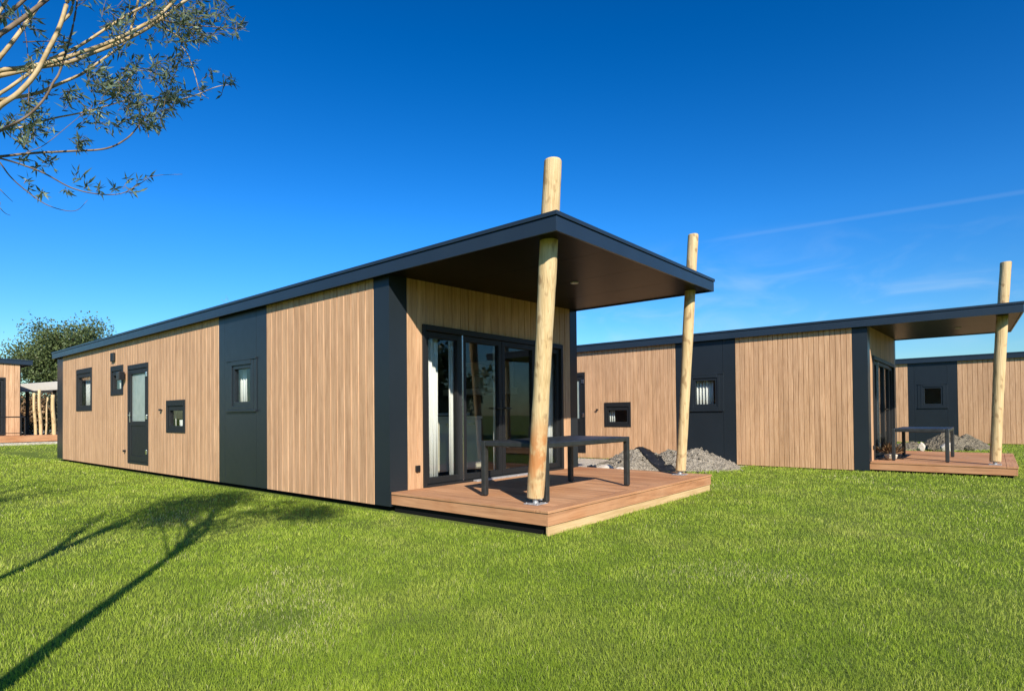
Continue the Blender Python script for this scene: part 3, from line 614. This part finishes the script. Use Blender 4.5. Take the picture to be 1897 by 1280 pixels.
def hz(x, y):
    i = np.clip(np.searchsorted(hX[0], x), 0, 69); j = np.clip(np.searchsorted(hY[:, 0], y), 0, 69); return max(float(hZ[j, i]), 0)
mb = MB(); cr = math.cos(R(-50)); sr = math.sin(R(-50)); n = 26; m_ = 7; vs = []
for i in range(n+1):
    t = i/n; yy = .16-1.02*t; xx = -.62+.52*t+.03*math.sin(9*t)
    for j in range(m_+1):
        s = (j/m_-.5)*(.30+.06*math.sin(7*t)); x = xx+s; y = yy+.18*s
        vs.append((7.0+cr*x-sr*y, -.45+sr*x+cr*y, hz(x, y)+.022+.012*math.sin(5*j+8*t)*math.sin(17*t+j)))
mb.add(vs, [(i*(m_+1)+j, i*(m_+1)+j+1, (i+1)*(m_+1)+j+1, (i+1)*(m_+1)+j) for i in range(n) for j in range(m_)])
o = mb.build('plastic_sheet', M['black'], None, smooth=True); o.modifiers.new('sheet', 'SOLIDIFY').thickness = .012; tag(o, 'strip of black plastic sheet lying over the grey gravel heap', 'sheet')
def stone(loc, s, label, seed, mat='stone', group=None, sq=(1.3, .9, .7)):
    bm = bmesh.new(); bmesh.ops.create_icosphere(bm, subdivisions=3, radius=s); rg = random.Random(seed); fs = [(Vector((rg.uniform(-1, 1), rg.uniform(-1, 1), rg.uniform(-1, 1))).normalized(), rg.uniform(.55, .85)) for _ in range(9)]
    for v in bm.verts:
        d = v.co.normalized(); k = 1.
        for nn, c in fs:
            q = d.dot(nn)
            if q > c: k = min(k, c/q)
        v.co = Vector((d.x*sq[0], d.y*sq[1], d.z*sq[2]))*s*k
    z0 = min(v.co.z for v in bm.verts)
    for v in bm.verts: v.co.z -= z0
    me = bpy.data.meshes.new('stone'); bm.to_mesh(me); bm.free(); me.materials.append(M[mat]); a = bpy.data.objects.new('stone', me); COL.objects.link(a); a.location = loc; a.rotation_euler = (0, 0, rg.uniform(0, 6))
    return tag(a, label, 'stone', group)
stone((5.25, .15, .005), .17, 'large pale angular stone at the back edge of the nearest deck', 1)
stone((5.62, -.02, .005), .09, 'small pale stone beside the larger stone by the gravel heap', 2)
stone((5.0, .55, .005), .08, 'flat pale stone behind the larger stone near the deck', 3)
stone((16.1, -4.62, -.03), .17, 'round white stone at the foot of the soil heap', 4, sq=(1, 1, .9))
stone((15.55, -4.05, -.03), .14, 'tall pale stone behind the table of the middle lodge', 5, sq=(.8, .8, 1.2))
stone((16.7, -5.1, .0), .13, 'grey brown stone right of the round white stone', 6, 'soil')
stone((16.2, -4.2, .0), .15, 'dark brown stone left of the round white stone', 7, 'soil')
# dry plant in a bowl beside the glass of the middle lodge
r = empty('dried_plant', (LO2[0]+.75, LO2[1]-.28, LO2[2]+ZD)); tag(r, 'small dried plant in a bowl by the middle lodge patio door', 'plant')
MB().tube([(0, 0, .002), (0, 0, .03), (0, 0, .09), (0, 0, .11)], [.07, .10, .12, .11], 16).build('bowl', M['cream'], r)
pp = RNG.normal(size=(160, 3))*.03; pp[:, 2] = .10; dd = RNG.normal(size=(160, 3)); dd[:, 2] = np.abs(dd[:, 2])+.4
leaves('foliage', pp+dd*.05, dd, .16, .012, M['dry_leaf'], r)

# ------------------------------------------------------------------ trees
def spline(pts, n=10):
    pts = [np.array(p, float) for p in pts]; out = []
    P = [2*pts[0]-pts[1]] + pts + [2*pts[-1]-pts[-2]]
    for i in range(1, len(P)-2):
        for k in range(n):
            t = k/n; a, b, c, d = P[i-1:i+3]
            out.append(.5*((2*b)+(-a+c)*t+(2*a-5*b+4*c-d)*t*t+(-a+3*b-3*c+d)*t**3))
    out.append(pts[-1]); return out
def taper(pts, r0, r1): return [r0+(r1-r0)*i/(len(pts)-1) for i in range(len(pts))]
def tw(pts, r0, r1, mb, sides=6): s = spline(pts, 6); mb.tube(s, taper(s, r0, r1), sides); return s

# willow A: trunk just left of the camera, its lower branches hang into the frame
Z3 = 3.048
def bp(lst, d0, d1): return [at(x/Z3, y/Z3, d0+(d1-d0)*i/(len(lst)-1)) for i, (x, y) in enumerate(lst)]
BR = [  # photo path of each branch (enlarged pixels), depth range, radii at both ends
 ([(-250, 470), (0, 400), (130, 385), (300, 350), (450, 300), (620, 240), (800, 150), (900, 90), (1010, -20)], 2.35, 2.9, .0085, .0055, 0),
 ([(-250, 480), (0, 430), (200, 385), (380, 355), (500, 310), (680, 240), (850, 150), (1075, -15)], 2.4, 2.95, .0085, .0060, 0),
 ([(-200, 760), (0, 600), (100, 530), (200, 420), (270, 290), (330, 170), (370, 50), (392, -60)], 2.3, 2.5, .0085, .0065, 0),
 ([(-150, 480), (0, 325), (100, 200), (200, 60), (260, -30)], 2.5, 2.7, .008, .006, 0),
 ([(-120, 260), (0, 195), (110, 120), (200, 50), (290, -20)], 2.3, 2.5, .009, .006, 1),
 ([(-100, 180), (0, 110), (70, 60), (160, -20)], 2.6, 2.7, .008, .006, 1),
 ([(-60, 150), (0, 70), (50, -20)], 2.6, 2.7, .006, .005, 0),
 ([(-250, 590), (0, 565), (200, 530), (300, 490), (450, 425), (520, 380), (640, 295), (700, 250), (760, 170)], 2.45, 3.0, .0075, .003, 0),
 ([(-200, 750), (0, 735), (120, 720), (300, 670), (450, 640), (600, 600), (720, 565)], 2.5, 2.9, .005, .002, 0),
 ([(-200, 900), (0, 885), (200, 865), (400, 855), (600, 840), (720, 780), (790, 700), (830, 640)], 2.4, 2.9, .0058, .002, 1),
 ([(-200, 850), (0, 895), (120, 930), (250, 980), (400, 1060), (540, 1095), (680, 1095), (780, 1045), (870, 995), (1030, 985)], 2.35, 2.8, .0042, .0006, 1),
 ([(-100, 800), (0, 920), (60, 1000), (150, 1080), (260, 1155), (370, 1190), (440, 1185), (495, 1130)], 2.3, 2.6, .0032, .0006, 1),
 ([(-120, 940), (0, 1070), (40, 1110), (72, 1140)], 2.3, 2.4, .002, .0006, 1),
 ([(-60, 1100), (0, 1175), (30, 1205), (58, 1217)], 2.3, 2.4, .002, .0006, 1),
 ([(230, 380), (300, 330), (450, 260), (620, 150), (740, 75), (860, 10), (900, -30)], 2.55, 2.9, .0055, .0035, 0),
 ([(-120, 800), (0, 740), (150, 660), (250, 560), (300, 470), (340, 400), (400, 200), (430, 50), (440, -40)], 2.3, 2.6, .0045, .003, 1),
 ([(-150, 620), (0, 530), (90, 470), (200, 390)], 2.35, 2.5, .006, .005, 0),
 ([(735, 190), (760, 90), (790, -40)], 2.8, 2.85, .005, .004, 0),
 ([(355, 120), (400, 70), (420, -30)], 2.5, 2.55, .005, .004, 0),
 ([(1020, 260), (1060, 310), (1100, 420), (1130, 520), (1180, 560)], 3.0, 3.05, .0028, .001, 0),
 ([(830, 560), (950, 575), (1100, 540), (1230, 490), (1335, 480)], 2.95, 3.1, .003, .0008, 0),
 ([(860, 140), (980, 190), (1060, 260)], 2.9, 3.0, .004, .003, 0),
 ([(900, 110), (1020, 140), (1150, 150), (1290, 160), (1390, 165)], 2.95, 3.1, .0035, .0008, 1),
 ([(560, 590), (680, 520), (760, 410), (840, 405), (910, 425)], 2.75, 2.95, .003, .001, 0),
 ([(150, 860), (250, 820), (400, 700), (520, 600)], 2.4, 2.6, .0012, .0008, 1),
 ([(130, 240), (280, 235), (390, 245)], 2.5, 2.55, .002, .001, 1),
 ([(160, 590), (165, 420), (150, 240), (120, 60)], 2.45, 2.5, .0016, .001, 1),
 ([(700, 560), (860, 640), (900, 700)], 2.9, 2.95, .002, .001, 0),
]
TB = Vector((-4.83, -3.52, 0))
def willow_a():
    root = empty('willow_tree', TB); tag(root, 'bare stemmed young willow whose branches hang into the upper left corner', 'tree', 'young willows left of the lawn')
    loc = np.array(TB); fork = np.array((-4.72, -3.45, 2.15))-loc
    tr = MB(); trunk = spline([(0, 0, -.05), (.05, .03, .8), (.03, .0, 1.5), tuple(fork), (.2, .15, 2.9), (.1, .3, 3.7), (.2, .35, 4.6)], 6); tr.tube(trunk, taper(trunk, .058, .018), 10); tr.build('trunk', M['bark'], root, smooth=True)
    lp, ld, lt = [], [], []
    for (path, d0, d1, r0, r1, dark) in BR:
        P = [p-loc for p in bp(path, d0, d1)]; mb = MB()
        if path[0][0] < -40:                      # carry the branch back to the stem outside the frame
            q = P[0]; h = min(max(q[2]-.15, 1.0), 2.2); st = np.array((.05+.01*h, .01*h, h)); P = [st, (st+q)/2+np.array((0, 0, -.02))] + P
        tw(P, r0*1.22, r1*1.2, mb, 7); mb.build('branch', M['bark' if dark else 'bark_pale'], root, smooth=True)
    # twigs and leaf sprays, placed in clusters
    CL = [(640, 170, 70, 75), (700, 150, 60, 55), (900, 150, 110, 110), (1020, 110, 110, 150), (1130, 130, 90, 90), (1180, 40, 110, 110), (1000, 40, 110, 100), (1240, 150, 60, 36), (1360, 160, 42, 46), (1060, 220, 60, 55), (1140, 210, 60, 36),
          (480, 370, 70, 46), (560, 390, 50, 40), (680, 290, 40, 32), (740, 370, 50, 40), (730, 440, 60, 55), (660, 490, 90, 110), (600, 460, 60, 46), (580, 530, 80, 46), (500, 500, 50, 26), (410, 560, 60, 42), (680, 560, 70, 55), (800, 540, 60, 46), (900, 410, 70, 75), (960, 440, 50, 55), (980, 360, 50, 36), (1010, 330, 36, 20),
          (760, 640, 80, 80), (850, 660, 80, 95), (900, 600, 70, 75), (960, 560, 60, 55), (1010, 550, 50, 42), (680, 680, 50, 30), (930, 520, 60, 42), (820, 700, 50, 36), (1090, 545, 60, 32), (1280, 490, 60, 20), (1130, 470, 40, 14), (1090, 370, 36, 16), (1200, 410, 24, 12),
          (475, 790, 46, 36), (440, 820, 22, 14), (280, 915, 36, 30), (215, 935, 26, 14), (450, 1010, 32, 16), (555, 1065, 26, 16), (490, 1055, 16, 6), (650, 1070, 14, 5), (745, 1055, 40, 26), (800, 1020, 40, 16), (160, 1045, 28, 14), (220, 1090, 24, 14), (130, 905, 20, 8),
          (170, 590, 50, 50), (190, 650, 50, 50), (160, 740, 50, 55), (120, 770, 50, 50), (60, 690, 60, 40), (20, 705, 40, 26), (390, 540, 50, 30), (340, 250, 60, 40), (200, 260, 40, 24), (150, 370, 50, 30), (60, 60, 60, 30), (130, 80, 60, 34), (540, 640, 60, 34), (560, 700, 60, 24), (460, 670, 50, 24), (200, 180, 30, 12), (330, 360, 50, 24), (430, 300, 36, 14), (560, 10, 70, 26), (480, 40, 60, 16), (740, 60, 80, 40), (840, 30, 70, 50), (380, 1070, 16, 4), (300, 700, 60, 22), (260, 500, 60, 24)]
    tg = MB()
    for (x, y, rad, n) in CL:
        dep = 2.45+.5*min(max(x, 0), 1100)/1100+.05*random.uniform(-1, 1); n = int(n*1.2)
        for s_ in range(max(2, n//8)):
            a = random.gauss(-.35, .9); cx, cy = x+random.uniform(-.8, .8)*rad, y+random.uniform(-.8, .8)*rad; ln = random.uniform(.5, 1.1)*min(rad, 60); dz = random.uniform(-.10, .10)
            q0 = at((cx-math.cos(a)*ln)/Z3, (cy-math.sin(a)*ln)/Z3, dep+dz)-loc; q1 = at((cx+math.cos(a)*ln)/Z3, (cy+math.sin(a)*ln)/Z3, dep+dz+random.uniform(-.06, .06))-loc
            tg.tube([q0, (q0+q1)/2+np.array((0, 0, random.uniform(-.012, .012))), q1], [.0013, .001, .0005], 4)
            for i in range(8):
                t = (i+random.random())/8; p = q0+(q1-q0)*t; ax = (q1-q0)/(np.linalg.norm(q1-q0)+1e-9)
                lp.append(p); ld.append(ax*random.uniform(.3, 1.0)+RNG.normal(size=3)*.5+np.array((0, 0, -.2))); lt.append(min(1, max(0, random.gauss(.42, .28))))
    tag(tg.build('twig', M['bark'], root), kind='stuff')
    # unseen high crown above the frame, clumps shaped to drop shadow on chosen lawn spots
    up = MB(); hp_, hd = [], []; Ld = np.array(LDIR)
    GR = [(-1.9, 1.7), (-1.6, 2.3), (-1.2, 1.7), (-1.0, 2.5), (-1.5, 1.3), (-.75, 2.9), (-.6, 2.2), (-.9, 1.3), (-.5, 1.5), (-.75, .9), (-.45, 3.3), (-1.1, .9), (-.6, 1.9), (-.85, 1.7), (-.55, .75), (-1.3, 3.1)]
    vis = []
    for (path, d0, d1, r0, r1, dark) in BR:
        for p in bp(path, d0, d1): g = p+Ld*(p[2]/-Ld[2]); vis.append(g[:2])
    vis = np.array(vis)
    for i in range(260):
        gx, gy = GR[i % len(GR)]; gx += random.gauss(0, .16); gy += random.gauss(0, .2)
        if np.min(np.hypot(vis[:, 0]-gx, vis[:, 1]-gy)) < .30: continue
        z0 = random.uniform(3.0, 5.2); c = np.array((gx, gy, 0.))-Ld*(z0/-Ld[2]); c = np.array((c[0], c[1], z0))
        w = c-CAM; dp = w@FW
        if dp > .05 and abs(w@RT/dp*FPX) < 1000 and V0-(w@UP)/dp*FPX > -170: continue
        e = c-loc; h = min(4.4, max(2.2, z0-random.uniform(.5, 1.2))); st = np.array((.12+.02*h, .08+.05*h, h))
        if i % 3 == 0: pts = tw([st, (st+e)/2+np.array((0, 0, .08)), e], .013, .004, up, 5)
        for k in range(70):
            p = e+RNG.normal(size=3)*np.array((.13, .13, .16)); g = p+loc; g = g+Ld*(g[2]/-Ld[2])
            if g[0] > -.12: continue
            hp_.append(p); hd.append(RNG.normal(size=3))
    up.build('limb', M['bark'], root)
    leaves('crown', np.array(lp), np.array(ld), .040, .0042, M['willow_leaf'], root, np.array(lt))
    leaves('crown', np.array(hp_), np.array(hd), .085, .012, M['willow_leaf'], root)
    return root
willow_a()
def tree(name, loc, h, trunk_h, r, crown, nl, ll, lw, mat, label, cat='tree', group=None, bark='bark', seed=1, lean=(0, 0), limbs=9, clump=.28, avoid=False):
    """crown = (rx, ry, rz) ellipsoid centred at the top of the limbs, leaves gathered in clumps along limbs"""
    rg = random.Random(seed); ng = np.random.default_rng(seed); root = empty(name, loc); tag(root, label, cat, group)
    tb = MB(); tp = spline([(0, 0, -.1), (lean[0]*.3, lean[1]*.3, trunk_h*.5), (lean[0], lean[1], trunk_h), (lean[0]*1.3, lean[1]*1.3, h*.8)], 5); tb.tube(tp, taper(tp, r, r*.25), 9); tb.build('trunk', M[bark], root, smooth=True)
    lm = MB(); C = []; cz = h-crown[2]
    for i in range(limbs):
        a = i*2.4+rg.uniform(-.4, .4); z0 = trunk_h*rg.uniform(.75, 1.1); q = np.array((lean[0], lean[1], z0))
        e = ng.normal(size=3); e /= np.linalg.norm(e); e = np.array((math.cos(a)*abs(math.cos(e[2])), math.sin(a)*abs(math.cos(e[2])), e[2])); end = np.array((lean[0]*1.2, lean[1]*1.2, cz))+e*np.array(crown)*rg.uniform(.7, 1.0)
        pts = tw([q, (q+end)/2+np.array((0, 0, .15*crown[2])), end], r*.4, r*.06, lm, 5)
        for p in pts[len(pts)//2:]: C.append(p)
        for _ in range(3):
            e2 = end+ng.normal(size=3)*np.array(crown)*.28; p2 = tw([pts[len(pts)//2], (pts[len(pts)//2]+e2)/2, e2], r*.15, r*.04, lm, 4); C += p2[3:]
    lm.build('limb', M[bark], root)
    C = np.array(C); w_ = ng.random(len(C))**2+.05; w_ /= w_.sum(); k = ng.choice(len(C), nl, p=w_)
    P = C[k]+ng.normal(size=(nl, 3))*np.array(crown)*clump*.5
    if avoid:
        w = P+np.array(loc)-CAM; dp = w@FW; vis = (dp > .1) & (np.abs(w@RT/np.maximum(dp, .1)*FPX) < 960); P = P[~vis]
    leaves('crown', P, ng.normal(size=(len(P), 3))+np.array((0, 0, -.1)), ll, lw, M[mat], root)
    return root
# willows outside the frame: only their shadows reach the lawn
tree('willow_tree', (-5.05, -2.15, 0), 5.2, 2.3, .06, (.9, .9, 1.5), 900, .06, .008, 'willow_leaf', 'second young willow outside the frame, its shadow crossing the lawn', group='young willows left of the lawn', seed=4, avoid=True, lean=(.1, .2), limbs=8)
tree('willow_tree', (-5.95, 1.5, 0), 5.0, 2.0, .07, (1.3, 1.3, 1.5), 2600, .07, .014, 'willow_leaf', 'third willow outside the frame, shading the far left of the lawn', group='young willows left of the lawn', seed=6, avoid=True)
# background
tp_ = at(128, 815, 38.5)
tree('broadleaf_tree', (tp_[0], tp_[1], .3), 7.0, 2.4, .18, (2.7, 2.7, 2.3), 46000, .14, .05, 'dark_leaf', 'rounded olive green tree rising behind the nearest lodge', seed=9, limbs=24, clump=.3)
tree('bare_tree', (14.5, 30.5, 0), 8.6, 4, .12, (2.4, 2.4, 2.0), 260, .12, .02, 'dry_leaf', 'nearly bare tree top showing just above the roof of the nearest lodge', seed=12, limbs=18)
for i, (px, dep, h, w, lb) in enumerate(((44, 32, 2.5, 1.9, 'brown green shrub beside the distant lodge wall'), (66, 33, 2.3, 1.8, 'shrub behind the leaning poles at the far left'), (90, 34, 2.7, 2.0, 'dark shrub below the tree, behind the rightmost pole'), (116, 33, 2.6, 2.0, 'shrub half hidden by the rear corner of the nearest lodge'), (20, 33, 2.4, 1.9, 'shrub behind the distant lodge'))):
    p = at(px, 815, dep); tree('shrub', (p[0], p[1], .30), h, h*.3, .03, (w*.6, w*.6, h*.46), 2600, .15, .05, 'shrub_leaf' if i != 0 else 'dry_leaf', lb, 'shrub', 'shrubs behind the lawn', seed=20+i, limbs=9, clump=.45)

for i, (x, y, h, r_, lb) in enumerate(((3, -21, 4.2, 2.2, 'leafy tree behind the photographer, first of the row seen only mirrored in the glass'), (7.5, -20.5, 5.2, 2.4, 'taller leafy tree behind the photographer, mirrored in the glass'), (12.5, -19.5, 4.4, 2.4, 'broad leafy tree behind the photographer, mirrored in the glass'), (17, -17.5, 4.8, 2.4, 'leafy tree at the end of the row behind the photographer'), (-2, -22, 4.6, 2.4, 'leafy tree at the start of the row behind the photographer'))):
    tree('broadleaf_tree', (x, y, 0), h, 1.3, .14, (r_, r_, h*.40), 5200, .26, .09, 'dark_leaf', lb, group='trees behind the photographer', seed=40+i, limbs=14, clump=.3)

# pavilion with white roof edge, leaning poles, terrace of the far lodge
p0 = at(36, 726, 26.5); p1 = at(150, 726, 24)
a = math.atan2(p1[1]-p0[1], p1[0]-p0[0]); ln = float(np.hypot(*(p1-p0)[:2])); r = empty('pavilion', (p0[0], p0[1], .31), a); tag(r, 'white edged flat roof shelter behind the leaning poles', 'shelter')
zc = float(p0[2])-.31
MB().box(0, ln, 0, 4, zc, zc+.36).build('roof', M['white'], r, .02); MB().box(.1, ln-.1, 3.6, 3.8, 0, zc-.003).build('back_wall', M['void'], r)
for x in (.2, ln/2, ln-.2): MB().box(x, x+.1, .15, .25, 0, zc-.003).build('pillar', M['frame'], r)
for i, (pa, pb, w, lb) in enumerate((((66, 806), (63, 728), .062, 'straight pale pole left of three, by the distant lodge'), ((75.5, 806), (73, 722), .070, 'second pale pole with a bend, leaning left under the shelter roof'), ((84, 785), (88.5, 736), .040, 'thinnest pale pole, leaning right behind the others'), ((100, 807), (98, 731), .085, 'thickest whitish pole, next to the rear corner of the nearest lodge'))):
    d = (22.3, 22.2, 22.9, 22.0)[i]; q0 = at(*pa, d); q1 = at(*pb, d); q0[2] = .31; r = empty('wooden_pole', q0); tag(r, lb, 'pole', 'pale leaning poles')
    v = q1-q0; pts = spline([(0, 0, 0), tuple(v*.35+np.array((.012, 0, 0))), tuple(v*.7+np.array((-.012, .01, 0))), tuple(v)], 4); MB().tube(pts, taper(pts, w*.85, w*.72), 10).build('log', M['log'], r, smooth=True)
    MB().tube([(0, 0, -.03), (0, 0, .03)], w*1.5, 10).build('post_shoe', M['galv'], r)
YF = LO4[1]-LEN*.85
r = empty('deck', (LO4[0], YF, LO4[2]-.05)); tag(r, 'low brown deck at the glazed end of the distant lodge', 'deck', 'wooden terraces')
mb = MB()
for i in range(9): mb.box(-4.6, 3.4, -1.2+i*.128, -1.2+i*.128+.122, .24, .27, random.random())
mb.build('decking', M['deck_x'], r); MB().box(-4.6, 3.4, -1.225, -1.203, .05, .238).build('fascia_board', M['deck_x'], r); MB().box(-4.6, 3.4, -1.19, -.1, 0, .06).build('underdeck_shade', M['void'], r)  # last box is a near-black block for the shade under this deck
MB().box(-4.7, 3.5, -1.38, -1.24, -.2, .03).build('kerb', M['sand'], r)
r = empty('railing', (LO4[0]-.05, YF-1.1, LO4[2]+.22)); tag(r, 'thin dark metal railing on the deck of the distant lodge', 'railing')
mb = MB(); mb.tube([(-4.3, 0, .68), (.0, 0, .68)], .022, 8); mb.build('top_rail', M['black'], r)
for x in (-4.3, -2.2, -.12, .0): MB().box(x-.02, x+.02, -.02, .02, 0, .66).build('rail_post', M['black'], r)
MB().tube([(-4.3, 0, .1), (0, 0, .1)], .012, 6).build('lower_rail', M['black'], r)
